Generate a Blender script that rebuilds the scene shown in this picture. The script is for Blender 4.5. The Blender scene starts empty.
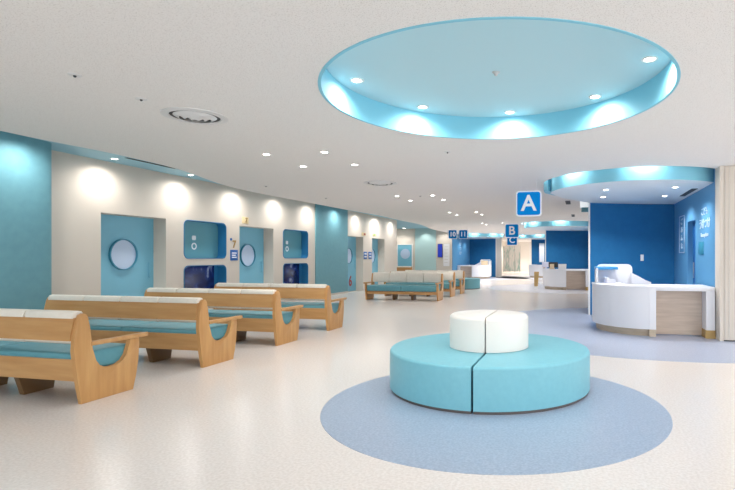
import bpy, bmesh, math, random
from mathutils import Vector, Matrix
random.seed(7)
PI = math.pi
SC = bpy.context.scene
C = SC.collection

# ------------------------------------------------------------------ materials
def mat(name, col, rough=0.5, metal=0.0, spec=0.5, noise=None, bump=None, coat=0.0):
    """noise=(scale, other colour, lo, hi[, stretch]) mixes a second colour of the surface itself; bump=(scale, strength)"""
    m = bpy.data.materials.new(name); m.use_nodes = True
    nt = m.node_tree; b = nt.nodes['Principled BSDF']
    b.inputs['Base Color'].default_value = (*col, 1)
    b.inputs['Roughness'].default_value = rough
    b.inputs['Metallic'].default_value = metal
    b.inputs['Specular IOR Level'].default_value = spec
    b.inputs['Coat Weight'].default_value = coat
    tc = nt.nodes.new('ShaderNodeTexCoord')
    if noise:
        sc, c2, lo, hi = noise[:4]
        mp = nt.nodes.new('ShaderNodeMapping')
        if len(noise) > 4: mp.inputs['Scale'].default_value = noise[4]
        nz = nt.nodes.new('ShaderNodeTexNoise'); nz.inputs['Scale'].default_value = sc
        nz.inputs['Detail'].default_value = 4
        rp = nt.nodes.new('ShaderNodeValToRGB')
        rp.color_ramp.elements[0].position = lo; rp.color_ramp.elements[0].color = (*c2, 1)
        rp.color_ramp.elements[1].position = hi; rp.color_ramp.elements[1].color = (*col, 1)
        nt.links.new(tc.outputs['Object'], mp.inputs[0]); nt.links.new(mp.outputs[0], nz.inputs['Vector'])
        nt.links.new(nz.outputs['Fac'], rp.inputs[0]); nt.links.new(rp.outputs[0], b.inputs['Base Color'])
    if bump:
        nz = nt.nodes.new('ShaderNodeTexNoise'); nz.inputs['Scale'].default_value = bump[0]
        bp = nt.nodes.new('ShaderNodeBump'); bp.inputs['Strength'].default_value = bump[1]; bp.inputs['Distance'].default_value = 0.01
        nt.links.new(tc.outputs['Object'], nz.inputs['Vector']); nt.links.new(nz.outputs['Fac'], bp.inputs['Height'])
        nt.links.new(bp.outputs[0], b.inputs['Normal'])
    return m

def srgb(r, g, b):
    f = lambda c: (c/255/12.92) if c <= 10 else ((c/255+0.055)/1.055)**2.4
    return (f(r), f(g), f(b))

def emit(name, col, s):
    m = bpy.data.materials.new(name); m.use_nodes = True
    b = m.node_tree.nodes['Principled BSDF']
    b.inputs['Base Color'].default_value = (0.9, 0.9, 0.9, 1)
    b.inputs['Emission Color'].default_value = (*col, 1); b.inputs['Emission Strength'].default_value = s
    return m

M = {}
M['floor'] = mat('floor_vinyl', srgb(230, 223, 219), 0.22, spec=0.5, noise=(55, srgb(219, 211, 206), .38, .62))
M['floor_blue'] = mat('floor_blue_vinyl', srgb(168, 182, 202), 0.3, spec=0.45, noise=(60, srgb(148, 164, 187), .38, .64))
M['floor_zone'] = mat('floor_zone_vinyl', srgb(176, 186, 208), 0.3, spec=0.5, noise=(60, srgb(160, 170, 194), .38, .62))
M['floor_pale'] = mat('floor_pale_vinyl', srgb(205, 205, 212), 0.3, spec=0.5, noise=(60, srgb(190, 192, 203), .38, .62))
M['ceil'] = mat('ceiling_board', srgb(233, 230, 227), 0.9, spec=0.2, noise=(120, srgb(210, 206, 202), .34, .46), bump=(120, 0.12))
M['wall'] = mat('wall_beige', srgb(214, 205, 194), 0.65, spec=0.3)
M['white'] = mat('white_paint', srgb(236, 233, 229), 0.45)
M['teal_wall'] = mat('teal_paint', srgb(112, 163, 175), 0.55, spec=0.3, noise=(9, srgb(106, 157, 170), .3, .7))
M['teal_pale'] = mat('pale_teal_paint', srgb(180, 210, 210), 0.55, spec=0.3)
M['cove'] = mat('cove_blue', srgb(150, 196, 214), 0.6, spec=0.3)
M['dome'] = mat('dome_blue', srgb(184, 217, 226), 0.6, spec=0.3)
M['dome_ring'] = mat('dome_ring_blue', srgb(134, 200, 220), 0.6, spec=0.3)
M['soffit'] = mat('soffit_blue', srgb(226, 234, 236), 0.6, spec=0.3)
M['blue_wall'] = mat('deep_blue_paint', srgb(38, 113, 165), 0.55, spec=0.3, noise=(6, srgb(34, 107, 158), .3, .7))
M['blue_side'] = mat('mid_blue_paint', srgb(86, 146, 190), 0.55, spec=0.3)
M['door'] = mat('door_blue', srgb(120, 184, 208), 0.4)
M['door_deep'] = mat('door_deep_blue', srgb(28, 92, 156), 0.4)
M['frost'] = mat('frosted_pane', srgb(186, 205, 230), 0.35)
M['wood'] = mat('oak_wood', srgb(203, 157, 104), 0.38, spec=0.4, noise=(14, srgb(184, 135, 82), .3, .7, (0.12, 1.0, 1.0)))
M['wood_end'] = mat('oak_wood_panel', srgb(207, 160, 104), 0.36, spec=0.4, noise=(14, srgb(188, 138, 84), .3, .7, (1.0, 1.0, 0.12)))
M['wood_dark'] = mat('walnut_foot', srgb(112, 84, 52), 0.45)
M['cream'] = mat('cream_vinyl', srgb(234, 227, 216), 0.5, noise=(20, srgb(229, 221, 209), .3, .7))
M['seat'] = mat('teal_vinyl', srgb(96, 156, 169), 0.45, noise=(18, srgb(90, 149, 162), .3, .7))
M['ottoman'] = mat('turquoise_vinyl', srgb(126, 192, 206), 0.42, noise=(25, srgb(121, 187, 202), .3, .7))
M['ottoman_far'] = mat('muted_teal_vinyl', srgb(98, 156, 166), 0.45)
M['drum'] = mat('white_vinyl', srgb(238, 232, 226), 0.4)
M['plinth'] = mat('plinth_brown', srgb(96, 88, 86), 0.5)
M['gap'] = mat('gap_shade', srgb(24, 40, 66), 0.7)
M['counter'] = mat('counter_white', srgb(238, 238, 243), 0.3)
M['counter_wood'] = mat('grey_oak', srgb(216, 197, 180), 0.45, noise=(16, srgb(199, 179, 161), .3, .7, (0.15, 1.0, 1.6)))
M['kick'] = mat('kick_oak', srgb(212, 194, 172), 0.45, noise=(20, srgb(194, 175, 152), .3, .7, (0.2, 0.2, 1.0)))
M['kick_gold'] = mat('kick_gold_oak', srgb(192, 158, 98), 0.45)
M['shelf_blue'] = mat('shelf_blue', srgb(52, 146, 206), 0.3)
M['sign_blue'] = mat('sign_blue', srgb(0, 138, 222), 0.6, spec=0.1)
M['sign_blue2'] = mat('sign_navy', srgb(8, 118, 194), 0.6, spec=0.1)
M['letter'] = mat('letter_white', srgb(242, 246, 250), 0.4)
M['letter_soft'] = mat('letter_pale_blue', srgb(196, 216, 234), 0.4)
M['dark'] = mat('dark_slot', srgb(48, 52, 56), 0.6)
M['metal'] = mat('brushed_metal', (0.6, 0.6, 0.6), 0.3, metal=1.0)
M['vent'] = mat('vent_white', srgb(214, 214, 214), 0.45)
M['plate'] = mat('plate_blue', srgb(24, 92, 168), 0.4)
M['plate_teal'] = mat('plate_teal', srgb(52, 132, 160), 0.4)
M['gold'] = mat('numeral_gold', srgb(170, 134, 74), 0.4)
M['red'] = mat('numeral_red', srgb(158, 52, 52), 0.45)
M['ochre'] = mat('plate_ochre', srgb(226, 206, 160), 0.5)
M['green'] = mat('plate_green', srgb(150, 186, 120), 0.5)
M['niche'] = mat('niche_blue', srgb(40, 122, 172), 0.5)
M['niche_back'] = mat('niche_teal', srgb(94, 158, 172), 0.5)
M['glow_box'] = emit('added_glow', (0.95, 1.0, 1.0), 0.35)  # added glow, stands in for light on the wall beside the box
M['screen'] = emit('screen_blue', (0.01, 0.03, 0.42), 0.55)
M['screen'].node_tree.nodes['Principled BSDF'].inputs['Base Color'].default_value = (0.01, 0.02, 0.1, 1)
M['lamp'] = emit('lamp_glow', (1.0, 0.96, 0.9), 14)
M['poster'] = mat('poster_white', srgb(238, 238, 240), 0.4)
M['paper'] = mat('paper_cream', srgb(222, 200, 168), 0.6)
M['monitor'] = mat('monitor_black', srgb(36, 36, 40), 0.4)
M['lilac'] = mat('plastic_lilac', srgb(214, 214, 230), 0.45)
M['skirting'] = mat('skirting_beige', srgb(206, 200, 192), 0.5)
# pictures shown in the lower niches: deep blue water with pale drifting shapes
def picture_mat():
    m = bpy.data.materials.new('water_picture'); m.use_nodes = True
    nt = m.node_tree; b = nt.nodes['Principled BSDF']; b.inputs['Roughness'].default_value = 0.25
    tc = nt.nodes.new('ShaderNodeTexCoord'); nz = nt.nodes.new('ShaderNodeTexNoise')
    nz.inputs['Scale'].default_value = 2.3; nz.inputs['Detail'].default_value = 5; nz.inputs['Distortion'].default_value = 1.2
    rp = nt.nodes.new('ShaderNodeValToRGB'); e = rp.color_ramp.elements
    e[0].position = 0.40; e[0].color = (*srgb(12, 24, 84), 1)
    e[1].position = 0.72; e[1].color = (*srgb(190, 205, 228), 1)
    k = e.new(0.56); k.color = (*srgb(24, 52, 128), 1)
    nt.links.new(tc.outputs['Object'], nz.inputs['Vector']); nt.links.new(nz.outputs['Fac'], rp.inputs[0])
    nt.links.new(rp.outputs[0], b.inputs['Base Color'])
    return m
M['picture'] = picture_mat()
def leaf_mat():
    m = bpy.data.materials.new('leaf_glass'); m.use_nodes = True
    nt = m.node_tree; b = nt.nodes['Principled BSDF']; b.inputs['Roughness'].default_value = 0.3
    tc = nt.nodes.new('ShaderNodeTexCoord'); mp = nt.nodes.new('ShaderNodeMapping'); mp.inputs['Scale'].default_value = (3.0, 3.0, 0.5)
    nz = nt.nodes.new('ShaderNodeTexNoise'); nz.inputs['Scale'].default_value = 2.0; nz.inputs['Distortion'].default_value = 1.5
    rp = nt.nodes.new('ShaderNodeValToRGB'); e = rp.color_ramp.elements
    e[0].position = 0.45; e[0].color = (*srgb(240, 242, 240), 1)
    e[1].position = 0.62; e[1].color = (*srgb(172, 208, 204), 1)
    nt.links.new(tc.outputs['Object'], mp.inputs[0]); nt.links.new(mp.outputs[0], nz.inputs['Vector'])
    nt.links.new(nz.outputs['Fac'], rp.inputs[0]); nt.links.new(rp.outputs[0], b.inputs['Base Color'])
    return m
M['leaf'] = leaf_mat()

# ------------------------------------------------------------------ mesh helpers
def link(o, parent=None):
    C.objects.link(o)
    if parent is not None: o.parent = parent
    return o

def obj(name, bm, m, parent=None, smooth=True, label=None):
    bmesh.ops.recalc_face_normals(bm, faces=bm.faces)
    me = bpy.data.meshes.new(name); bm.to_mesh(me); bm.free()
    me.materials.append(M[m] if isinstance(m, str) else m)
    if smooth:
        me.polygons.foreach_set('use_smooth', [True]*len(me.polygons))
        me.set_sharp_from_angle(angle=math.radians(38))
    o = link(bpy.data.objects.new(name, me), parent)
    if label: o['label'] = label
    return o

def thing(name, label, cat, loc=(0, 0, 0), rz=0.0, group=None):
    o = bpy.data.objects.new(name, None); C.objects.link(o)
    o.empty_display_size = 0.1
    o.location = loc; o.rotation_euler = (0, 0, rz)
    o['label'] = label; o['category'] = cat
    if group: o['group'] = group
    return o

def tag(o, label, cat, group=None):
    o['label'] = label; o['category'] = cat
    if group: o['group'] = group
    return o

def struct(o, label=None, cat=None):
    o['kind'] = 'structure'
    if label: o['label'] = label; o['category'] = cat
    return o

def box(bm, x0, x1, y0, y1, z0, z1, bev=0.0, seg=2):
    r = bmesh.ops.create_cube(bm, size=1.0)
    vs = r['verts']
    for v in vs:
        v.co = Vector((x0 + (v.co.x+.5)*(x1-x0), y0 + (v.co.y+.5)*(y1-y0), z0 + (v.co.z+.5)*(z1-z0)))
    if bev > 0:
        es = list({e for v in vs for e in v.link_edges})
        bmesh.ops.bevel(bm, geom=es, offset=bev, segments=seg, affect='EDGES', profile=0.5)
    return bm

def B(x0, x1, y0, y1, z0, z1, bev=0.0, seg=2):
    return box(bmesh.new(), x0, x1, y0, y1, z0, z1, bev, seg)

def prism(pts, mapf, a, b, bm=None, bev=0.0):
    """polygon pts extruded from a to b; mapf(u,v,w) -> 3D"""
    bm = bm or bmesh.new()
    n = len(pts)
    va = [bm.verts.new(mapf(u, v, a)) for u, v in pts]
    vb = [bm.verts.new(mapf(u, v, b)) for u, v in pts]
    fa = bm.faces.new(va); fb = bm.faces.new(vb[::-1])
    for i in range(n):
        bm.faces.new((va[i], va[(i+1) % n], vb[(i+1) % n], vb[i]))
    if bev > 0:
        es = list(set(fa.edges) | set(fb.edges))
        bmesh.ops.bevel(bm, geom=es, offset=bev, segments=2, affect='EDGES', profile=0.5)
    return bm

XYZ = lambda u, v, w: (u, v, w)
YZX = lambda u, v, w: (w, u, v)      # polygon in YZ extruded along X
XZY = lambda u, v, w: (u, w, v)      # polygon in XZ extruded along Y

def lathe(prof, n=48, a0=0.0, a1=2*PI, bm=None, ctr=(0, 0, 0)):
    """prof = [(r,z)...]; partial sweeps get closed end caps"""
    bm = bm or bmesh.new()
    full = abs(a1-a0-2*PI) < 1e-6
    cnt = n if full else n+1
    rings = []
    for i in range(cnt):
        a = a0 + (a1-a0)*i/n
        rings.append([bm.verts.new((ctr[0]+r*math.cos(a), ctr[1]+r*math.sin(a), ctr[2]+z)) for r, z in prof])
    for i in range(n):
        A, D = rings[i], rings[(i+1) % cnt]
        for j in range(len(prof)-1):
            bm.faces.new((A[j], D[j], D[j+1], A[j+1]))
    if not full:
        bm.faces.new(rings[0]); bm.faces.new(rings[-1][::-1])
    bmesh.ops.remove_doubles(bm, verts=bm.verts, dist=1e-5)
    bmesh.ops.dissolve_degenerate(bm, edges=bm.edges, dist=1e-6)
    return bm

def disc(r, z0, z1, n=32, ctr=(0, 0)):
    return lathe([(0, z0), (r, z0), (r, z1), (0, z1)], n, ctr=(ctr[0], ctr[1], 0))

def tube(pts, r, n=8, bm=None):
    bm = bm or bmesh.new()
    for p, q in zip(pts[:-1], pts[1:]):
        p, q = Vector(p), Vector(q); d = q-p
        mtx = Matrix.Translation((p+q)/2) @ d.to_track_quat('Z', 'Y').to_matrix().to_4x4()
        bmesh.ops.create_cone(bm, cap_ends=True, segments=n, radius1=r, radius2=r, depth=d.length, matrix=mtx)
    return bm

def circle(cx, cy, r, n=72, a0=0.0):
    return [(cx+r*math.cos(a0+2*PI*i/n), cy+r*math.sin(a0+2*PI*i/n)) for i in range(n)]

def rrect(x0, x1, y0, y1, r, n=6):
    out = []
    for cx, cy, a in ((x1-r, y1-r, 0), (x0+r, y1-r, PI/2), (x0+r, y0+r, PI), (x1-r, y0+r, 1.5*PI)):
        for i in range(n+1):
            t = a+i*PI/2/n; out.append((cx+r*math.cos(t), cy+r*math.sin(t)))
    return out

def holed(name, loops, depth, mtx, m, parent=None, smooth=False):
    """flat slab from an outline and hole loops (local z 0..depth) moved by mtx"""
    cu = bpy.data.curves.new(name, 'CURVE'); cu.dimensions = '2D'; cu.fill_mode = 'BOTH'; cu.extrude = depth/2
    for lp in loops:
        s = cu.splines.new('POLY'); s.points.add(len(lp)-1); s.use_cyclic_u = True
        for p, (u, v) in zip(s.points, lp): p.co = (u, v, 0, 1)
    t = bpy.data.objects.new(name + '_tmp', cu); C.objects.link(t)
    bpy.context.view_layer.update()
    me = bpy.data.meshes.new_from_object(t.evaluated_get(bpy.context.evaluated_depsgraph_get()))
    bpy.data.objects.remove(t); bpy.data.curves.remove(cu)
    me.name = name
    me.transform(mtx @ Matrix.Translation((0, 0, depth/2)))
    me.materials.clear(); me.materials.append(M[m])
    if smooth:
        me.polygons.foreach_set('use_smooth', [True]*len(me.polygons)); me.set_sharp_from_angle(angle=math.radians(30))
    return link(bpy.data.objects.new(name, me), parent)

def rectl(a, b, c, d): return [(a, c), (b, c), (b, d), (a, d)]

def text(name, body, size, m, parent, loc, rot, align='CENTER', fat=0.0, sx=1.0, ext=0.004):
    cu = bpy.data.curves.new(name, 'FONT'); cu.body = body; cu.size = size
    cu.align_x = align; cu.align_y = 'CENTER'; cu.extrude = ext; cu.offset = fat; cu.resolution_u = 4
    t = bpy.data.objects.new(name + '_tmp', cu); C.objects.link(t)
    bpy.context.view_layer.update()
    me = bpy.data.meshes.new_from_object(t.evaluated_get(bpy.context.evaluated_depsgraph_get()))
    bpy.data.objects.remove(t); bpy.data.curves.remove(cu)
    me.name = name
    me.transform(Matrix.Diagonal((sx, 1, 1, 1)))
    me.materials.clear(); me.materials.append(M[m])
    o = link(bpy.data.objects.new(name, me), parent)
    o.location = loc; o.rotation_euler = rot
    return o

FACE_S = (PI/2, 0, 0)            # lettering that faces -Y
FACE_E = (PI/2, 0, PI/2)         # lettering that faces +X (left wall)
FACE_W = (PI/2, 0, -PI/2)        # lettering that faces -X (side wall of the bay)

CL, CH = 2.61, 2.90              # main ceiling and raised cove ceiling
WX = -7.90                       # face of the left wall
DOME = (-0.70, 4.23)             # centre of the round ceiling recess

# four reception bays, the last one mirrored on the left side of the hall: (sign, x offset, y offset)
BAYS = [(1, 0.0, 0.0), (1, -1.65, 11.1), (1, -3.30, 22.2), (-1, -4.87, 20.0)]
def bp(b, x, y): return (b[0]*x + b[1], y + b[2])
def bpts(b, pts):
    q = [bp(b, x, y) for x, y in pts]
    return q if b[0] > 0 else q[::-1]

# ------------------------------------------------------------------ setting: floors
struct(obj('floor', B(-13, 6, -3.6, 56, -0.1, 0.0), 'floor', smooth=False))
def inlay(name, x, y, r, m, z=0.003, n=96):
    return struct(obj(name, disc(r, 0.0, z, n, (x, y)), m, smooth=False))
inlay('floor_inlay', -0.72, 4.235, 1.426, 'floor_blue')
inlay('floor_inlay', 1.20, 9.60, 3.2, 'floor_zone')
inlay('floor_inlay', *bp(BAYS[1], 1.2, 9.6), 3.2, 'floor_pale')
inlay('floor_inlay', *bp(BAYS[2], 1.2, 9.6), 3.2, 'floor_pale')
inlay('floor_inlay', *bp(BAYS[3], 1.2, 9.6), 3.2, 'floor_pale')

# ------------------------------------------------------------------ setting: ceilings
def smooth_line(pts, n=8):
    out = []
    for i in range(len(pts)-1):
        p0 = pts[max(i-1, 0)]; p1 = pts[i]; p2 = pts[i+1]; p3 = pts[min(i+2, len(pts)-1)]
        for k in range(n):
            t = k/n
            out.append(tuple(0.5*((2*p1[j]) + (-p0[j]+p2[j])*t + (2*p0[j]-5*p1[j]+4*p2[j]-p3[j])*t*t + (-p0[j]+3*p1[j]-3*p2[j]+p3[j])*t**3) for j in (0, 1)))
    out.append(pts[-1]); return out
edge = smooth_line([(-6.15, -3.6), (-6.12, 0), (-6.06, 4.1), (-5.96, 5.3), (-6.03, 6.5), (-6.50, 8.1), (-6.62, 9.4), (-6.54, 11.4), (-6.48, 13.2),
                    (-6.34, 15.2), (-6.42, 17.6), (-6.40, 19.4), (-6.60, 21.2), (-6.92, 23.0), (-7.04, 25.0), (-7.10, 27.5)])
outline = edge + [(-9, 27.5), (-9, 56), (6, 56), (6, -3.6)]
def arc(c, r, a0, a1, n):
    return [(c[0]+r*math.cos(math.radians(a0+(a1-a0)*i/n)), c[1]+r*math.sin(math.radians(a0+(a1-a0)*i/n))) for i in range(n+1)]
BC = (0.95, 9.50)                # centre of a bay's round soffit, bay coordinates
HOLE = arc(BC, 1.60, 188, 316, 40) + [(2.24, 8.4), (2.24, 12.1), (0.20, 11.4), (-0.46, 10.3)]
SOFFIT = arc(BC, 1.47, 186, 320, 48) + [(2.08, 11.90), (0.23, 11.20), (-0.32, 10.12)]
struct(holed('ceiling', [outline, circle(*DOME, 1.45)] + [bpts(b, HOLE) for b in BAYS], CH-CL, Matrix.Translation((0, 0, CL)), 'ceil'))
struct(holed('ceiling', [rectl(-13, 6, -3.6, 56), circle(*DOME, 1.45)], 0.1, Matrix.Translation((0, 0, CH)), 'cove'))
struct(obj('ceiling_recess', lathe([(1.46, CL-0.004), (1.46, 2.92), (1.435, 2.92), (1.435, CL-0.004), (1.46, CL-0.004)], 96, ctr=(*DOME, 0)), 'dome_ring'))
struct(obj('ceiling_recess', disc(1.445, 2.855, 2.92, 96, DOME), 'dome'))
ZS = 2.43                        # underside of the bay soffits

# ------------------------------------------------------------------ setting: left wall with doors and niches
YZ = Matrix(((0, 0, 1, 0), (1, 0, 0, 0), (0, 1, 0, 0), (0, 0, 0, 1)))   # (u,v,w) -> (w,u,v)
T = 0.30
DOORS = [(6.86, 8.23), (10.41, 11.77), (16.11, 17.44), (18.26, 19.55)]
DH = 2.01
NICHE = [(8.68, 9.95), (12.21, 13.51)]
NZ = ((1.22, 2.03, False), (0.27, 1.08, True))
def wall_section(y0, y1, z1, m, holes, proud=0.0):
    return struct(holed('wall_left', [rectl(y0, y1, 0, z1)] + holes, T+proud, Matrix.Translation((WX-T, 0, 0)) @ YZ, m))
struct(obj('wall_left', prism([(WX-0.3, 6.04), (WX-0.3, -3.6)] + smooth_line([(-7.43, -3.6), (-7.38, 0), (-7.35, 3.0), (-7.345, 4.8), (-7.36, 5.45), (-7.40, 5.66), (-7.55, 5.72)], 6) + [(WX, 5.72), (WX, 6.04)], XYZ, 0, CH), 'teal_wall'))
h = [rectl(a, b, 0.0005, DH) for a, b in DOORS[:2]]
for a, b in NICHE:
    h += [rrect(a, b, z0, z1, 0.12) for z0, z1, _ in NZ]
wall_section(6.04, 13.92, CH, 'wall', h)
wall_section(13.92, 16.09, CH, 'teal_wall', [], 0.03)
wall_section(16.09, 20.77, CH, 'wall', [rectl(a, b, 0.0005, DH) for a, b in DOORS[2:]])
struct(obj('wall_left', B(WX-3.6, WX, 20.77, 21.0, 0, CH), 'wall', smooth=False))
struct(obj('wall_left', B(WX-T-0.1, WX-T-0.04, 5.0, 20.77, 0, CH), 'wall', smooth=False))
for a, b, p in [(6.04, 6.86, 0), (8.23, 10.41, 0), (11.77, 13.92, 0), (13.92, 16.09, 0.03), (17.44, 18.26, 0), (19.55, 20.77, 0)]:
    struct(obj('baseboard_left', B(WX+p, WX+p+0.012, a, b, 0.0, 0.07), 'skirting', smooth=False))
def sliding_door(k, y0, y1):
    d = struct(obj('door_%d' % k, B(WX-T-0.035, WX-T+0.005, y0-0.005, y1+0.005, 0.003, DH+0.01), 'door', smooth=False))
    yc, zc = (y0+y1)/2, 1.30
    obj('window_pane', prism(circle(yc, zc, 0.27, 48), YZX, WX-T+0.006, WX-T+0.018), 'frost', d)
    holed('shade_rim', [circle(yc, zc, 0.288, 48), circle(yc, zc, 0.27, 48)], 0.045, Matrix.Translation((WX-T+0.006, 0, 0)) @ YZ, 'plate_teal', d)  # rim darkened to stand in for shade inside a recessed window
    obj('handle', B(WX-T+0.006, WX-T+0.03, y1-0.12, y1-0.10, 0.85, 1.15, 0.006), 'door', d)
    return d
dd = [sliding_door(k+1, *ab) for k, ab in enumerate(DOORS)]
text('numeral', '6', 0.52, 'red', dd[2], (WX-T+0.012, 16.95, 0.36), FACE_E, fat=0.012)
for i, (a, b) in enumerate(NICHE):
    for z0, z1, low in NZ:
        e = 0.001
        n_ = struct(holed('trim_%d' % (2*i+low+1), [rrect(a+e, b-e, z0+e, z1-e, 0.119), rrect(a+.012, b-.012, z0+.012, z1-.012, 0.108)], 0.22, Matrix.Translation((WX-0.21, 0, 0)) @ YZ, 'niche', smooth=True))
        obj('niche_back', prism(rrect(a+e, b-e, z0+e, z1-e, 0.119), YZX, WX-0.24, WX-0.21), 'niche_back' if not low else 'niche', n_, smooth=False)
        where = ('left of blue plate', 'by teal wall panel')[i]
        if low:
            pn = obj('picture_panel', B(WX-0.209, WX-0.19, a+0.02, b-0.16, z0+0.02, z1-0.02, 0.003), 'picture')
            tag(pn, 'dark blue underwater picture with pale shapes in the lower niche ' + where, 'picture')
        else:
            dc = thing('wall_decal', 'pair of small white emblems on teal back of the upper niche ' + where, 'decal', (WX-0.209, a+0.50, 1.56))
            holed('ring', [circle(0.02, -0.07, .075, 24), circle(0.02, -0.07, .048, 24)], 0.006, YZ, 'letter', dc)
            holed('badge', [rrect(-0.04, 0.07, 0.06, 0.16, 0.03)], 0.006, YZ, 'letter', dc)

# plates and numerals by the doors
t = thing('room_sign', 'blue square door plate with white lines under gold 7', 'sign', (WX, 10.21, 1.30))
obj('plate', B(0, 0.012, -0.13, 0.13, -0.125, 0.125, 0.004), 'plate', t)
for k, zz in enumerate((0.05, 0.0, -0.05)):
    obj('text_line', B(0.012, 0.014, -0.08, 0.08 if k != 1 else 0.05, zz-0.012, zz+0.012), 'letter', t, smooth=False)
t = thing('room_number', 'gold numeral 7 with blue dot on wall above blue plate', 'number', (WX, 10.19, 1.57))
text('numeral', '7', 0.24, 'gold', t, (0.006, 0.03, -0.02), FACE_E, fat=0.006)
obj('dot', prism(circle(-0.08, 0.10, 0.03, 20), YZX, 0, 0.01), 'plate', t)
t = thing('number_plate', 'small cream plate reading 7 above the second teal door', 'sign', (WX, 10.62, 2.15))
obj('plate', B(-0.004, 0.012, -0.12, 0.12, -0.08, 0.08, 0.003), 'ochre', t)
text('numeral', '7', 0.15, 'gold', t, (0.014, 0.03, 0), FACE_E, fat=0.004)
for y, lab in ((17.62, 'dark blue door plate nearer the door marked 6, of the pair between doors'), (18.06, 'dark blue door plate farther from the door marked 6, of the pair')):
    t = thing('room_sign', lab, 'sign', (WX, y, 1.32))
    obj('plate', B(0, 0.012, -0.15, 0.15, -0.14, 0.14, 0.004), 'plate', t)
    for zz in (0.06, -0.05):
        obj('text_line', B(0.012, 0.014, -0.10, 0.10, zz-0.02, zz+0.02), 'letter', t, smooth=False)
t = thing('number_plate', 'small cream and red plate high above door marked 6', 'sign', (WX, 17.48, 2.12))
obj('plate', B(-0.004, 0.012, -0.18, 0.18, -0.06, 0.06, 0.003), 'ochre', t)
obj('red_patch', B(0.012, 0.014, -0.02, 0.14, -0.04, 0.04), 'red', t, smooth=False)
t = thing('number_plate', 'small cream and green plate high above the fourth door', 'sign', (WX, 18.5, 2.15))
obj('plate', B(-0.004, 0.012, -0.18, 0.18, -0.06, 0.06, 0.003), 'ochre', t)
obj('green_patch', B(0.012, 0.014, -0.14, 0.06, -0.04, 0.04), 'green', t, smooth=False)

# ------------------------------------------------------------------ setting: end wall behind the far benches
EY = 27.3
def slab(name, x0, x1, y0, y1, z0, z1, m):
    return struct(obj(name, B(x0, x1, y0, y1, z0, z1), m, smooth=False))
slab('wall_back', -11.5, -9.16, EY+0.04, EY+0.3, 0, CH, 'wall')
slab('wall_back', -9.16, -7.91, EY-0.02, EY+0.3, 0, CH, 'teal_pale')
slab('wall_back', -7.91, -6.97, EY, EY+0.3, 0, CH, 'wall')
slab('wall_left', -11.5, -11.3, 21.0, EY+0.04, 0, CH, 'wall')
d = struct(obj('door_5', B(-10.22, -9.36, EY+0.015, EY+0.039, 0.003, 1.97), 'door', smooth=False))
holed('door_frame', [rectl(-10.27, -9.31, 0.0, 2.02), rectl(-10.22, -9.36, 0.0005, 1.97)], 0.04, Matrix.Translation((0, EY+0.039, 0)) @ Matrix(((1, 0, 0, 0), (0, 0, -1, 0), (0, 1, 0, 0), (0, 0, 0, 1))), 'white', d)
obj('window_pane', prism(circle(-9.76, 1.45, 0.29, 40), XZY, EY+0.003, EY+0.015), 'frost', d)
mn = thing('wall_screen', 'dark blue lit screen on the beige end wall', 'screen', (-7.66, EY, 1.63))
obj('casing', B(-0.14, 0.14, -0.05, 0, -0.38, 0.38, 0.012), 'monitor', mn)
obj('display', B(-0.125, 0.125, -0.056, -0.05, -0.36, 0.36), 'screen', mn, smooth=False)
po = thing('notice_board', 'tall white framed notice board right of the dark blue screen', 'notice board', (-7.29, EY, 1.38))
obj('frame', B(-0.20, 0.20, -0.025, 0, -0.65, 0.65, 0.01), 'skirting', po)
obj('sheet', B(-0.18, 0.18, -0.03, -0.025, -0.63, 0.63), 'poster', po, smooth=False)
for k in range(6):
    obj('text_line', B(-0.12, 0.12-0.02*(k % 3), -0.0315, -0.03, 0.46-k*0.18, 0.48-k*0.18), 'skirting', po, smooth=False)

# ------------------------------------------------------------------ reception bays: soffit, deep blue back wall, side wall
SX = 2.07
BACK = smooth_line([(2.08, 11.86), (1.5, 11.72), (0.88, 11.47), (0.24, 11.17)], 6)
for k, b in enumerate(BAYS):
    so = struct(obj('ceiling_soffit', prism(bpts(b, SOFFIT), XYZ, ZS, CH-0.01), 'soffit'))
    so.data.materials.append(M['dome_ring'])
    for f in so.data.polygons:
        if abs(f.normal.z) < 0.5: f.material_index = 1  # sides coloured bluer, imitating how light falls on the same paint
    outer = [(x, y+0.16) for x, y in BACK[::-1]]
    struct(obj('wall_back', prism(bpts(b, BACK + outer), XYZ, 0, ZS), 'blue_wall'))
    struct(obj('trim_%d' % (9+k), prism(bpts(b, [(0.24, 11.16), (0.24, 11.34), (0.205, 11.34), (0.205, 11.16)]), XYZ, 0, ZS), 'white', smooth=False))
    x0, x1 = sorted((b[0]*SX+b[1], b[0]*(SX+0.18)+b[1]))
    y0 = b[2]
    if k == 0:
        struct(holed('wall_right', [rectl(8.36, 12.05, 0, CH-0.01), rectl(9.82, 10.47, 0.0005, 1.94)], 0.18, Matrix.Translation((SX, 0, 0)) @ YZ, 'blue_side'))
    else:
        slab('wall_right' if b[0] > 0 else 'wall_left', x0, x1, (8.36 if b[0] > 0 else 7.31)+y0, 12.05+y0, 0, CH-0.01, 'blue_side')
        if b[0] > 0: slab('wall_right', x0, x1, 8.30+y0, 8.36+y0, 0, CH-0.01, 'wall')
d = struct(obj('door_6', B(SX+0.10, SX+0.14, 9.81, 10.48, 0.003, 1.95), 'door_deep', smooth=False))
obj('handle', B(SX+0.08, SX+0.10, 10.38, 10.41, 0.85, 1.15, 0.004), 'metal', d)
# small tapering end of the near bay's drum
struct(obj('ceiling_soffit', prism([(-0.45, 9.95), (-0.62, 9.55), (-0.63, 9.30), (-0.55, 9.15), (-0.50, 9.25)], XYZ, 2.46, CH-0.01), 'dome_ring'))
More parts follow.
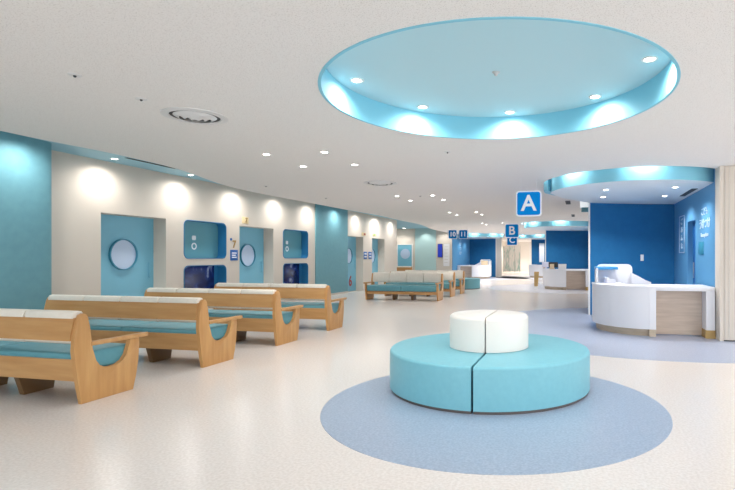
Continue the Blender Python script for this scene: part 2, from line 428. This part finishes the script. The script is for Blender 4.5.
# beige wall end with a full-height panelled door
slab('wall_right', 2.045, 2.10, 8.10, 8.36, 0, CH, 'wall')
slab('wall_right', 2.10, 6.0, 8.14, 8.26, 0, CH, 'wall')
dr = struct(obj('door_7', B(2.105, 3.05, 8.105, 8.138, 0.02, CL-0.01), 'wall', smooth=False))
for xx in (2.115, 2.17, 3.0):
    obj('panel_strip', B(xx, xx+0.010, 8.099, 8.107, 0.02, CL-0.02), 'skirting', dr, smooth=False)
obj('bottom_rail', B(2.105, 3.05, 8.10, 8.14, 0.0, 0.02), 'dark', dr, smooth=False)
# blue partition between the first and second bays
slab('wall_right', 0.262, 2.2, 13.78, 13.95, 0, CL, 'blue_wall')
# far corridor
slab('wall_back', -5.11, -4.75, 31.17, 31.4, 0, CL, 'wall')
slab('wall_left', -6.2, -6.05, 32.2, 45.0, 0, CL, 'wall')
slab('wall_back', -6.2, -3.0, 45.0, 45.2, 0, CL, 'white')
slab('wall_right', -3.10, -2.9, 33.5, 45.0, 0, CL, 'white')
sc_ = thing('glass_screen', 'pale leaf patterned glass partition at far end of the corridor', 'partition', (-5.2, 39.6, 0))
for k in range(3):
    obj('glass_panel', B(-0.66+k*0.45, -0.23+k*0.45, -0.012, 0.012, 0.12, 2.12), 'leaf', sc_, smooth=False)
for k in range(4):
    obj('post', B(-0.69+k*0.45, -0.66+k*0.45, -0.03, 0.03, 0.0, 2.18, 0.004), 'metal', sc_)
nb = thing('notice_board', 'tall white notice panel on the third bay wall, behind the middle counter', 'notice board', (-2.36, 32.98, 1.55), math.radians(20))
obj('frame', B(-0.17, 0.17, -0.03, 0, -0.62, 0.62, 0.008), 'white', nb)
obj('sheet', B(-0.15, 0.15, -0.034, -0.03, -0.59, 0.59), 'poster', nb, smooth=False)
ex = thing('ceiling_glow_box', 'white and pale green box with added glow hanging below ceiling left of the near blue wall', 'light box', (0.135, 12.35, CL))
obj('housing', B(-0.105, 0.105, -0.04, 0.04, -0.16, 0.0, 0.006), 'glow_box', ex)
obj('panel', B(-0.075, 0.105, -0.035, 0.035, -0.27, -0.16, 0.004), 'teal_wall', ex)

t = thing('wall_lettering', 'white reception lettering in three lines on blue side wall beside the near counter', 'lettering', (SX, 9.12, 1.80))
text('top_line', 'こども', 0.15, 'letter_soft', t, (-0.006, 0, 0.22), FACE_W)
text('main_line', 'うけつけ', 0.19, 'letter_soft', t, (-0.006, 0, 0.01), FACE_W, fat=0.002)
text('latin_line', 'Reception', 0.10, 'letter_soft', t, (-0.006, 0, -0.17), FACE_W, sx=1.25)
t = thing('wall_plate', 'teal square plate below the white lettering on blue side wall', 'plate', (SX, 9.36, 1.41))
obj('plate', B(-0.012, 0, -0.17, 0.17, -0.11, 0.11, 0.003), 'plate_teal', t)
t = thing('framed_notice', 'tall narrow framed notice with white characters beside the blue door', 'sign', (SX, 11.0, 1.72))
holed('frame', [rectl(-0.25, 0.25, -0.38, 0.38), rectl(-0.235, 0.235, -0.365, 0.365)], 0.012, Matrix.Translation((-0.014, 0, 0)) @ YZ, 'frost', t)
obj('sheet', B(-0.008, 0, -0.24, 0.24, -0.37, 0.37), 'blue_side', t, smooth=False)
for k in range(4):
    text('character', 'ごあんな'[k], 0.14, 'letter_soft', t, (-0.012, 0, 0.25-0.165*k), FACE_W, sx=1.4)
t = thing('wall_lettering', 'vertical white lettering on blue side wall of the bay marked 10 and 11', 'lettering', (BAYS[3][1]-SX, 29.2, 1.9))
for k, s_ in enumerate('うけつけ'):
    text('character', s_, 0.27, 'letter_soft', t, (0.008, 0, 0.40-k*0.27), FACE_E, sx=2.2)
sw = thing('wall_switch', 'small white switch plate on deep blue wall behind near counter', 'switch', (1.36, 11.655, 1.24), math.radians(19))
obj('plate', B(-0.035, 0.035, -0.022, -0.002, -0.07, 0.07, 0.005), 'white', sw)
obj('rocker', B(-0.015, 0.015, -0.028, -0.022, -0.03, 0.03, 0.003), 'poster', sw)

# ------------------------------------------------------------------ benches
L = 2.23
PANEL = [(0.000, 0.000), (-0.027, 0.157), (-0.051, 0.323), (-0.066, 0.461), (-0.058, 0.588), (-0.032, 0.715), (-0.011, 0.759), (0.013, 0.772), (0.040, 0.764), (0.058, 0.735), (0.073, 0.647), (0.089, 0.524), (0.089, 0.480), (0.100, 0.470), (0.106, 0.410), (0.125, 0.345), (0.160, 0.295), (0.210, 0.268), (0.275, 0.258), (0.340, 0.268), (0.395, 0.295), (0.435, 0.345), (0.458, 0.410), (0.463, 0.460), (0.470, 0.480), (0.566, 0.480), (0.571, 0.431), (0.559, 0.274), (0.531, 0.118), (0.504, 0.000)]
def end_panel(x0, x1):
    return prism(PANEL, YZX, x0, x1, bev=0.006)
def make_bench(label, group):
    t = thing('waiting_bench', label, 'bench', (0, 0, 0), 0, group)
    for x0 in (-0.042, -L):
        p = obj('end_panel', end_panel(x0, x0+0.042), 'wood_end', t)
        arm = [(x0-0.008, .085), (x0+0.05, .085), (x0+0.054, .62), (x0+0.045, .67), (x0+0.021, .69), (x0-0.003, .67), (x0-0.012, .62)]
        obj('armrest', prism(arm, XYZ, 0.482, 0.518, bev=0.006), 'wood', p)
    a, b = -L+0.042, -0.042
    back = [(-.072, .545), (-.064, .60), (-.034, .735), (-.012, .735), (-.042, .60), (-.05, .545)]
    obj('back_board', prism(back, YZX, a, b), 'wood', t)
    rail = [(-.020, .195), (-.048, .385), (-.026, .385), (.002, .195)]
    obj('back_rail', prism(rail, YZX, a, b), 'wood', t)
    obj('front_rail', B(a, b, .475, .50, .17, .26, 0.004), 'wood', t)
    obj('seat_base', B(a, b, -.02, .50, .235, .26, 0.003), 'wood_dark', t)
    n = 4; w = (b-a)/n
    for k in range(n):
        x0, x1 = a+k*w+.007, a+(k+1)*w-.007
        bm = prism([(-.046, .528), (-.03, .60), (-.008, .726), (-.042, .730), (-.046, .755), (-.030, .784), (.008, .794), (.042, .786), (.060, .755), (.078, .66), (.098, .55), (.092, .515), (.04, .505), (-.02, .512)],
                   YZX, x0, x1, bev=0.008)
        obj('back_cushion', bm, 'cream', t)
    w = (b-a)/2
    for k in range(2):
        obj('seat_cushion', B(a+k*w+.003, a+(k+1)*w-.003, -.03, .53, .262, .43, 0.028, 3), 'seat', t)
    for fx in (-L*0.37, -L*0.63):
        leg = [(.12, .0), (.05, .234), (.42, .234), (.38, .0)]
        obj('leg', prism(leg, YZX, fx-.03, fx+.03, bev=0.004), 'wood_dark', t)
    return t
def copy_tree(o, parent=None):
    c = o.copy(); C.objects.link(c)
    if parent is not None: c.parent = parent
    for ch in o.children: copy_tree(ch, c)
    return c
near = 'oak benches in a row by the left wall'
b0 = make_bench('nearest oak bench with cream topped back and teal seat, cut off by picture edge', near)
BX = -4.15
b0.location = (BX+0.035, 3.40, 0)
for y, lab in ((4.83, 'second oak bench from the camera, in front of the first teal door'),
               (6.26, 'third oak bench, standing below the first pair of wall niches'),
               (7.73, 'last oak bench of the near row, closest to the teal wall panel')):
    c = copy_tree(b0); c.location = (BX+0.018, y, 0); c['label'] = lab
far = 'oak benches facing back from the far side'
for y, lab in ((13.6, 'frontmost far oak bench showing its cream back cushions and long teal seat'),
               (15.08, 'middle one of three far benches, mostly behind the frontmost one'),
               (16.45, 'rearmost of three far benches, beside the round teal ottoman')):
    c = copy_tree(b0); c.rotation_euler.z = PI
    c.location = (-3.90-L, y+0.60, 0); c['label'] = lab; c['group'] = far
c = copy_tree(b0); c.location = (-8.35, 24.4, 0); c['label'] = 'small distant oak bench seen from behind below the end wall door'
del c['group']

# ------------------------------------------------------------------ round seats
def round_seat(name, label, x, y, R, zt, mt, drum=None, off=0.0):
    t = thing(name, label, 'seat', (x, y, 0))
    def half(r, z0, z1, bev, side, gg=0.010):
        # half cylinder with a rounded top edge
        n = 40; am = math.acos((side*off+gg)/r)
        pts = [(side*r*math.cos(-am + 2*am*i/n), r*math.sin(-am + 2*am*i/n)) for i in range(n+1)]
        bm = bmesh.new()
        va = [bm.verts.new((u, v, z0)) for u, v in pts]
        fb = bm.faces.new(va)
        ex = bmesh.ops.extrude_face_region(bm, geom=[fb])
        vs = [v for v in ex['geom'] if isinstance(v, bmesh.types.BMVert)]
        bmesh.ops.translate(bm, verts=vs, vec=(0, 0, z1-z0))
        bmesh.ops.recalc_face_normals(bm, faces=bm.faces)
        es = [e for e in bm.edges if all(abs(v.co.z-z1) < 1e-6 for v in e.verts) and any(abs(v.co.x-off-side*gg) > 1e-4 for v in e.verts)]
        bmesh.ops.bevel(bm, geom=es, offset=bev, segments=4, affect='EDGES', profile=0.5)
        return bm
    for s in (-1, 1):
        obj('plinth', half(R-0.012, 0.0, 0.028, 0.002, s), 'plinth', t)
        obj('seat_cushion', half(R, 0.028, zt, 0.028, s), mt, t)
        if drum:
            r, z1 = drum
            obj('backrest_cushion', half(r, zt+0.004, z1, 0.04, s, 0.006), 'drum', t)
    obj('gap_strip', B(off-0.0105, off+0.0105, -R*0.93, R*0.93, 0.01, zt-0.05), 'gap', t, smooth=False)  # dark strip standing in for the shade between the seat halves
    if drum:
        obj('gap_strip', B(off-0.0065, off+0.0065, -drum[0]*0.9, drum[0]*0.9, zt-0.05, drum[1]-0.06), 'gap', t, smooth=False)  # gap shade between the drum halves, again as a dark strip
    return t
round_seat('round_bench', 'large round turquoise bench with white drum backrest on the blue floor circle', -0.86, 4.83, 0.962, 0.38, 'ottoman', (0.385, 0.70), 0.035)
round_seat('round_ottoman', 'distant round muted teal ottoman behind the far benches', -4.55, 19.5, 0.72, 0.41, 'ottoman_far')

# ------------------------------------------------------------------ reception counters
def counter(label, b, wing=True, deskw=0.85):
    """local origin = front corner where the curved body meets the open desk"""
    x, y = bp(b, 1.18, 8.30); s = b[0]; sx = 1.0
    t = thing('reception_counter', label, 'counter', (x, y, 0))
    R = 0.94*sx
    mp = lambda pts: [(s*u, v) for u, v in pts]
    def ring(r, n=28): return [(-r*math.sin(PI/2*i/n), R-r*math.cos(PI/2*i/n)) for i in range(n+1)]
    body = ring(R) + [(-R, R+0.35), (-R+0.5*sx, R+0.35)] + ring(R-0.5*sx)[::-1]
    front = ring(R) + [(-R, R+0.35), (-R+0.04, R+0.35)] + ring(R-0.04)[::-1]
    obj('front_panel', prism(mp(front), XYZ, 0.115, 0.755), 'counter', t)
    k = ring(R-0.07) + [(-R+0.07, R+0.30), (-R+0.11, R+0.30)] + ring(R-0.11)[::-1]
    obj('kick_plate', prism(mp(k), XYZ, 0.0, 0.115), 'kick', t)
    top = ring(R+0.006) + [(-R-0.006, R+0.36), (-R+0.5*sx, R+0.36)] + ring(R-0.5*sx)[::-1]
    obj('counter_top', prism(mp(top), XYZ, 0.755, 0.79), 'counter', t)
    D = deskw*sx
    bx = lambda a, b, *r: B(min(s*a, s*b), max(s*a, s*b), *r)
    obj('end_panel', bx(-0.10, 0.0, 0.0, 0.45, 0.115, 0.755, 0.0), 'counter', t, smooth=False)
    obj('end_foot', bx(-0.10, 0.0, 0.004, 0.45, 0.0, 0.115), 'kick', t, smooth=False)
    obj('desk_top', bx(0.0, D, -0.004, 0.80, 0.725, 0.79, 0.004), 'counter', t)
    obj('modesty_panel', bx(0.0, D-0.13, 0.26, 0.29, 0.012, 0.725), 'counter_wood', t, smooth=False)
    obj('desk_post', bx(D-0.125, D, 0.0, 0.78, 0.13, 0.725), 'counter', t, smooth=False)
    obj('desk_foot', bx(D-0.132, D+0.004, -0.004, 0.78, 0.0, 0.13), 'kick_gold', t, smooth=False)
    if wing:
        # upright screen behind the curved end: rounded panel, sloping cheek, blue shelf on a side fin
        wp = rrect(-0.85*sx, -0.20*sx, 0.70, 1.12, 0.09)
        wb = prism([(s*u, v) for u, v in wp], XZY, R+0.62, R+0.66)
        obj('screen_panel', wb, 'counter', t)
        ck = [(-0.22*sx, 0.68), (-0.22*sx, 0.96), (-0.12*sx, 0.91), (0.02*sx, 0.83), (0.12*sx, 0.79), (0.12*sx, 0.68)]
        obj('screen_cheek', prism([(s*u, v) for u, v in ck], XZY, R+0.50, R+0.66), 'counter', t)
        obj('side_fin', bx(-0.88*sx, -0.845*sx, 0.85, R+0.66, 0.70, 1.06), 'counter', t, smooth=False)
        obj('shelf', bx(-0.89*sx, -0.50*sx, R+0.02, R+0.62, 1.03, 1.075, 0.006), 'shelf_blue', t)
    return t
counter('near white reception counter with curved front and open grey oak desk', BAYS[0])
counter('middle white reception counter in front of blue wall, carrying monitors and papers', BAYS[1], wing=False)
counter('white counter of the farthest bay on the right, behind the middle counter', BAYS[2], wing=False)
counter('farthest white reception counter on the left, below the signs 10 and 11', BAYS[3])
t = thing('tan_panel', 'tan wooden panel standing left of the middle counter', 'panel', (-1.72, 19.9, 0))
obj('board', prism([(0, 0.10), (0.14, 0.10), (0.19, 0.68), (0, 0.68)], XZY, -0.02, 0.02), 'kick_gold', t)
obj('foot', B(0.0, 0.14, -0.02, 0.02, 0, 0.10, 0.003), 'white', t)

# things on the counters
ph = thing('telephone', 'white desk telephone on near counter under the blue shelf', 'telephone', (0.53, 9.25, 0.79), 0.3)
obj('body', prism([(-.09, 0), (.09, 0), (.09, .03), (-.09, .07)], YZX, -.08, .08, bev=.006), 'lilac', ph)
obj('handset', tube([(-.05, -.08, .085), (-.05, .08, .085)], .022, 10), 'poster', ph)
obj('keypad', B(0.0, 0.06, -.05, .04, .055, .062), 'monitor', ph)
def monitor(lab, x, y, rz, m='monitor'):
    t = thing('desk_monitor', lab, 'monitor', (x, y, 0.79), rz)
    obj('base', B(-.11, .11, -.08, .08, 0, .015, .004), m, t)
    obj('stand', B(-.025, .025, -.015, .015, .015, .14), m, t)
    obj('casing', B(-.18, .18, -.02, .02, .06, .27, .008), m, t)
    return t
monitor('black desk monitor on the middle counter, left of white box', -0.98, 19.95, 0.1)
monitor('pale lilac monitor at left end of middle counter', -1.27, 20.25, 0.5, 'lilac')
bx_ = thing('document_box', 'white document box on the middle counter', 'box', (-0.62, 19.68, 0.79))
obj('body', B(-.15, .15, -.10, .10, 0, .17, .01), 'poster', bx_); obj('lid', B(-.155, .155, -.105, .105, .17, .20, .008), 'white', bx_)
st = thing('file_stand', 'cream stand of papers in front of black monitor on middle counter', 'file stand', (-1.02, 19.74, 0.79))
obj('tray', B(-.10, .10, -.07, .07, 0, .05, .005), 'paper', st); obj('papers', B(-.08, .08, -.05, .05, .05, .20, .003), 'paper', st)
bt = thing('file_box', 'beige box standing on the farthest counter', 'box', (-5.42, 28.95, 0.79))
obj('body', B(-.18, .18, -.10, .10, 0, .24, .008), 'paper', bt); obj('lid', B(-.19, .19, -.11, .11, .24, .27, .006), 'ochre', bt)

# ------------------------------------------------------------------ hanging signs
def hang_sign(lab, txt, x, y, zc, s, m='sign_blue', fs=0.70, gap=None):
    t = thing('hanging_sign', lab, 'sign', (x, y, zc))
    h = s/2
    bd = obj('board', prism(rrect(-h, h, -h, h, s*.12), XZY, -.03, .03), 'letter', t)
    q = h*0.90
    obj('face', prism(rrect(-q, q, -q, q, s*.09), XZY, -.034, -.03), m, bd)
    text('lettering', txt, s*fs, 'letter', bd, (0, -.036, -0.01*s), FACE_S, fat=s*.016)
    for sx_ in (-h*.6, h*.6):
        obj('hanger', tube([(sx_, 0, h-.01), (sx_, 0, CL-zc)], .0015, 6), 'letter', t)
    return t
hang_sign('large blue hanging sign with white letter A', 'A', -0.83, 8.55, 2.165, 0.435, fs=0.86)
hang_sign('blue hanging sign with white letter B', 'B', -2.09, 15.98, 2.10, 0.45, fs=0.84)
hang_sign('small blue hanging sign with white letter C behind the B sign', 'C', -2.95, 22.6, 2.03, 0.49, 'sign_blue2', fs=0.78)
hang_sign('left one of two blue number signs hanging side by side, reading 10', '10', -4.87, 19.2, 2.16, 0.36, 'sign_blue2')
hang_sign('right one of two blue number signs hanging side by side, reading 11', '11', -4.45, 19.25, 2.16, 0.36, 'sign_blue2')

# ------------------------------------------------------------------ ceiling fittings and their light
def lamp_spot(x, y, z, watt, cone=125, blend=0.7, col=(1.0, 0.955, 0.905), aim=None, r=0.05):
    l = bpy.data.lights.new('downlight_beam', 'SPOT'); l.energy = watt; l.spot_size = math.radians(cone); l.spot_blend = blend
    l.color = col; l.shadow_soft_size = r
    o = bpy.data.objects.new('downlight_beam', l); C.objects.link(o); o.location = (x, y, z)
    if aim is not None:
        o.rotation_euler = (Vector(aim)-Vector((x, y, z))).to_track_quat('-Z', 'Y').to_euler()
    return o
def downlight(x, y, z, lab, group=None, r=0.042, watt=34, beam=True, **kw):
    t = thing('downlight', lab, 'ceiling light', (x, y, z), 0, group)
    obj('trim_ring', lathe([(r, 0.0), (r, -0.006), (r+.02, -0.008), (r+.024, 0.0), (r, 0.0)], 20), 'white', t)
    obj('lamp', disc(r, -0.004, -0.0005, 20), 'lamp', t)
    if beam: lamp_spot(x, y, z-0.03, watt, **kw)
    return t
names = ['nearest', 'second nearest', 'third nearest', 'farthest']
W_DOME = 26; W_CL = 24; W_WASH = 40; W_SLOT = 26; W_BAY = 50
for k, y in enumerate((5.82, 10.45, 14.62, 19.5)):
    for i, (dx, dn) in enumerate(((-4.01, 'left'), (-3.20, 'right'))):
        xx = dx + (0.0, 0.08, 0.2, 0.27)[k]
        for j, dy in enumerate((0.0, 0.90)):
            downlight(xx, y+dy+0.05*i, CL, '%s %s downlight of the %s cluster of four in white ceiling' % (('front', 'rear')[j], dn, names[k]), 'downlights in the main ceiling', watt=W_CL)
# unseen lamps, added over the right side of the hall
for y in (5.6,):
    for x in (3.2, 4.0):
        for dy in (0.0, 0.9): lamp_spot(x, y+dy, CL-0.03, W_CL)
lamp_spot(-6.2, 23.5, CL-0.03, 60); lamp_spot(-8.6, 24.0, CH-0.03, 60)  # lamps without fittings, added to brighten the ceiling before the end wall
for y in (24, 28, 32, 36, 40, 43):
    for x in (-5.2 if y > 32 else -4.4, -3.6): lamp_spot(x, y, CL-0.03, 115)  # unseen lamps added to brighten the far hall and corridor
# recess ring lights
for k in range(8):
    a = math.radians(2+45*k)
    x, y = DOME[0]+1.26*math.cos(a), DOME[1]+1.26*math.sin(a)
    lb = {0: 'right end', 1: 'far right', 2: 'far middle', 3: 'far left', 4: 'left end'}.get(k)
    if lb: downlight(x, y, 2.855, 'downlight at the %s inside the round blue ceiling recess' % lb, 'downlights in the round recess', watt=W_DOME, cone=155, blend=1.0, aim=(DOME[0]+1.5*math.cos(a), DOME[1]+1.5*math.sin(a), 1.9))
    else: lamp_spot(x, y, 2.825, W_DOME, cone=155, blend=1.0, aim=(DOME[0]+1.5*math.cos(a), DOME[1]+1.5*math.sin(a), 1.9))
sp = thing('sprinkler', 'tiny sprinkler head at centre of the round blue ceiling recess', 'sprinkler', (-0.70, 4.28, 2.855))
obj('head', lathe([(0, -.03), (.012, -.03), (.02, -.012), (.035, -.004), (.035, 0), (0, 0)], 16), 'metal', sp)
# lights of the near bay soffit
for i, (x, y) in enumerate(((0.46, 9.05), (0.46, 10.12), (1.58, 8.98), (1.60, 10.22))):
    downlight(x, y, ZS, '%s downlight in the pale blue soffit over the near counter' % ('front left', 'rear left', 'front right', 'rear right')[i], 'downlights in the blue soffit', watt=W_BAY, cone=140)
# wall washers in the left cove, their beams scallop the wall
for k in range(11):
    y = 5.16 - 1.65*2 + 1.65*k + (0.03 if k > 3 else 0)
    if k in (3, 4):
        downlight(WX+0.34, y, CH, '%s downlight in the blue cove along the left wall' % ('nearer', 'farther')[k-3], 'downlights in the blue cove', watt=W_WASH, cone=165, blend=1.0)
    else:
        lamp_spot(WX+(0.34 if k > 2 else 0.90), y, CH-0.03, W_WASH, cone=165, blend=1.0)
for y in (18.6, 20.2): lamp_spot(WX+0.34, y, CH-0.03, W_WASH, cone=165, blend=1.0)
# slot lights hidden above the ceiling edge around each bay's drum, and lights in the farther bays
for k, b in enumerate(BAYS):
    for a in (192, 225, 271):
        x, y = bp(b, BC[0]+1.545*math.cos(math.radians(a)), BC[1]+1.545*math.sin(math.radians(a)))
        lamp_spot(x, y, 2.84, W_SLOT, cone=160, r=0.02)
    if k: 
        for q in ((0.46, 9.05), (0.46, 10.3), (1.58, 8.98), (1.60, 10.4)):
            lamp_spot(*bp(b, *q), ZS-0.03, W_BAY*(0.7 if k < 3 else 0.45), cone=140)
# end wall lights
for i, x in enumerate((-10.15, -9.65)):
    downlight(x, EY-0.5, CH, '%s downlight in the cove above the end wall door' % ('left', 'right')[i], 'downlights above the end wall', watt=24, r=0.09)
for x in (-8.5, -7.4): lamp_spot(x, EY-0.45, CH-0.03, 26)

# round air diffusers
def diffuser(lab, x, y, R):
    t = thing('ceiling_vent', lab, 'air vent', (x, y, CL))
    obj('flange', lathe([(R, 0), (R, -.006), (R-.06, -.014), (R-.07, -.004), (R-.07, 0)], 40), 'vent', t)
    obj('throat', disc(R-.065, -.003, .002, 40), 'dark', t)
    for k in range(3):
        r = (R-.10)*(1-0.3*k)
        obj('cone', lathe([(r, -.004-.004*k), (r-.045, -.030-.006*k), (max(r-.052, .001), -.030-.006*k), (r-.02, -.004-.004*k)], 40), 'vent', t)
    return t
diffuser('large round white air diffuser in the ceiling above the near benches', -3.60, 4.10, 0.29)
diffuser('distant round white air diffuser in the ceiling beyond nearest downlights', -3.54, 8.55, 0.30)
def slot(lab, x0, x1, y0, y1, z, n=4):
    t = thing('slot_vent', lab, 'air vent', ((x0+x1)/2, (y0+y1)/2, z))
    hx, hy = (x1-x0)/2, (y1-y0)/2
    obj('throat', B(-hx, hx, -hy, hy, -.004, -.0005), 'dark', t, smooth=False)
    for k in range(n):
        if hx < hy:
            u = -hx + 2*hx*(k+.5)/n; obj('slat', B(u-.004, u+.004, -hy, hy, -.008, -.004), 'monitor', t, smooth=False)
        else:
            u = -hy + 2*hy*(k+.5)/n; obj('slat', B(-hx, hx, u-.004, u+.004, -.008, -.004), 'monitor', t, smooth=False)
    return t
slot('nearer dark slot vent in white ceiling left of the blue soffit', -0.32, -0.20, 12.25, 13.05, CL)
slot('farther dark slot vent in white ceiling left of the blue soffit', -0.23, -0.13, 16.2, 17.1, CL)
slot('dark slot vent in the pale blue soffit over the near counter', 1.89, 1.99, 9.24, 10.31, ZS)
slot('long dark slot vent in the blue cove along left wall', -7.33, -7.26, 6.78, 7.82, CH, 2)
for x, y, lab in ((-3.66, 2.97, 'small sprinkler plate in the ceiling nearest the camera on the left'), (-3.66, 3.55, 'small dark sensor in ceiling just before the large air diffuser'),
                  (-5.81, 8.42, 'small sprinkler in ceiling near its edge above third bench'), (-5.65, 10.44, 'small sprinkler in ceiling near its edge above the last near bench'),
                  (-3.43, 10.57, 'small dark sensor within second cluster of downlights'), (-1.65, 6.23, 'small sprinkler in ceiling beyond the round blue recess')):
    s_ = thing('ceiling_sensor', lab, 'sensor', (x, y, CL))
    obj('plate', lathe([(0, -.006), (.04, -.006), (.045, 0), (0, 0)], 20), 'vent', s_)
    obj('tip', lathe([(0, -.018), (.008, -.018), (.012, -.006), (0, -.006)], 12), 'dark', s_)

# ------------------------------------------------------------------ world and camera
w = bpy.data.worlds.new('ambient_fill'); SC.world = w; w.use_nodes = True
w.node_tree.nodes['Background'].inputs[0].default_value = (0.96, 0.98, 1.0, 1)
w.node_tree.nodes['Background'].inputs[1].default_value = 1.66  # even fill added through the open sides to brighten the hall

cd = bpy.data.cameras.new('camera'); cam = bpy.data.objects.new('camera', cd); C.objects.link(cam)
cam.location = (0, 0, 1.25)
yaw = 0.228
cam.rotation_euler = (PI/2, 0, yaw)
cd.sensor_fit = 'HORIZONTAL'; cd.sensor_width = 36
cd.lens = 36*499/735
cd.shift_x = -(463-367.5)/735
cd.shift_y = (257.3-245)/735
cd.clip_start = 0.05; cd.clip_end = 200
SC.camera = cam
SC.view_settings.view_transform = 'Standard'; SC.view_settings.look = 'None'
SC.view_settings.exposure = 0.62; SC.view_settings.gamma = 1.0; SC.view_settings.use_curve_mapping = False
SC.cycles.use_denoising = True
SC.cycles.max_bounces = 10; SC.cycles.diffuse_bounces = 6
SC.cycles.sample_clamp_indirect = 6
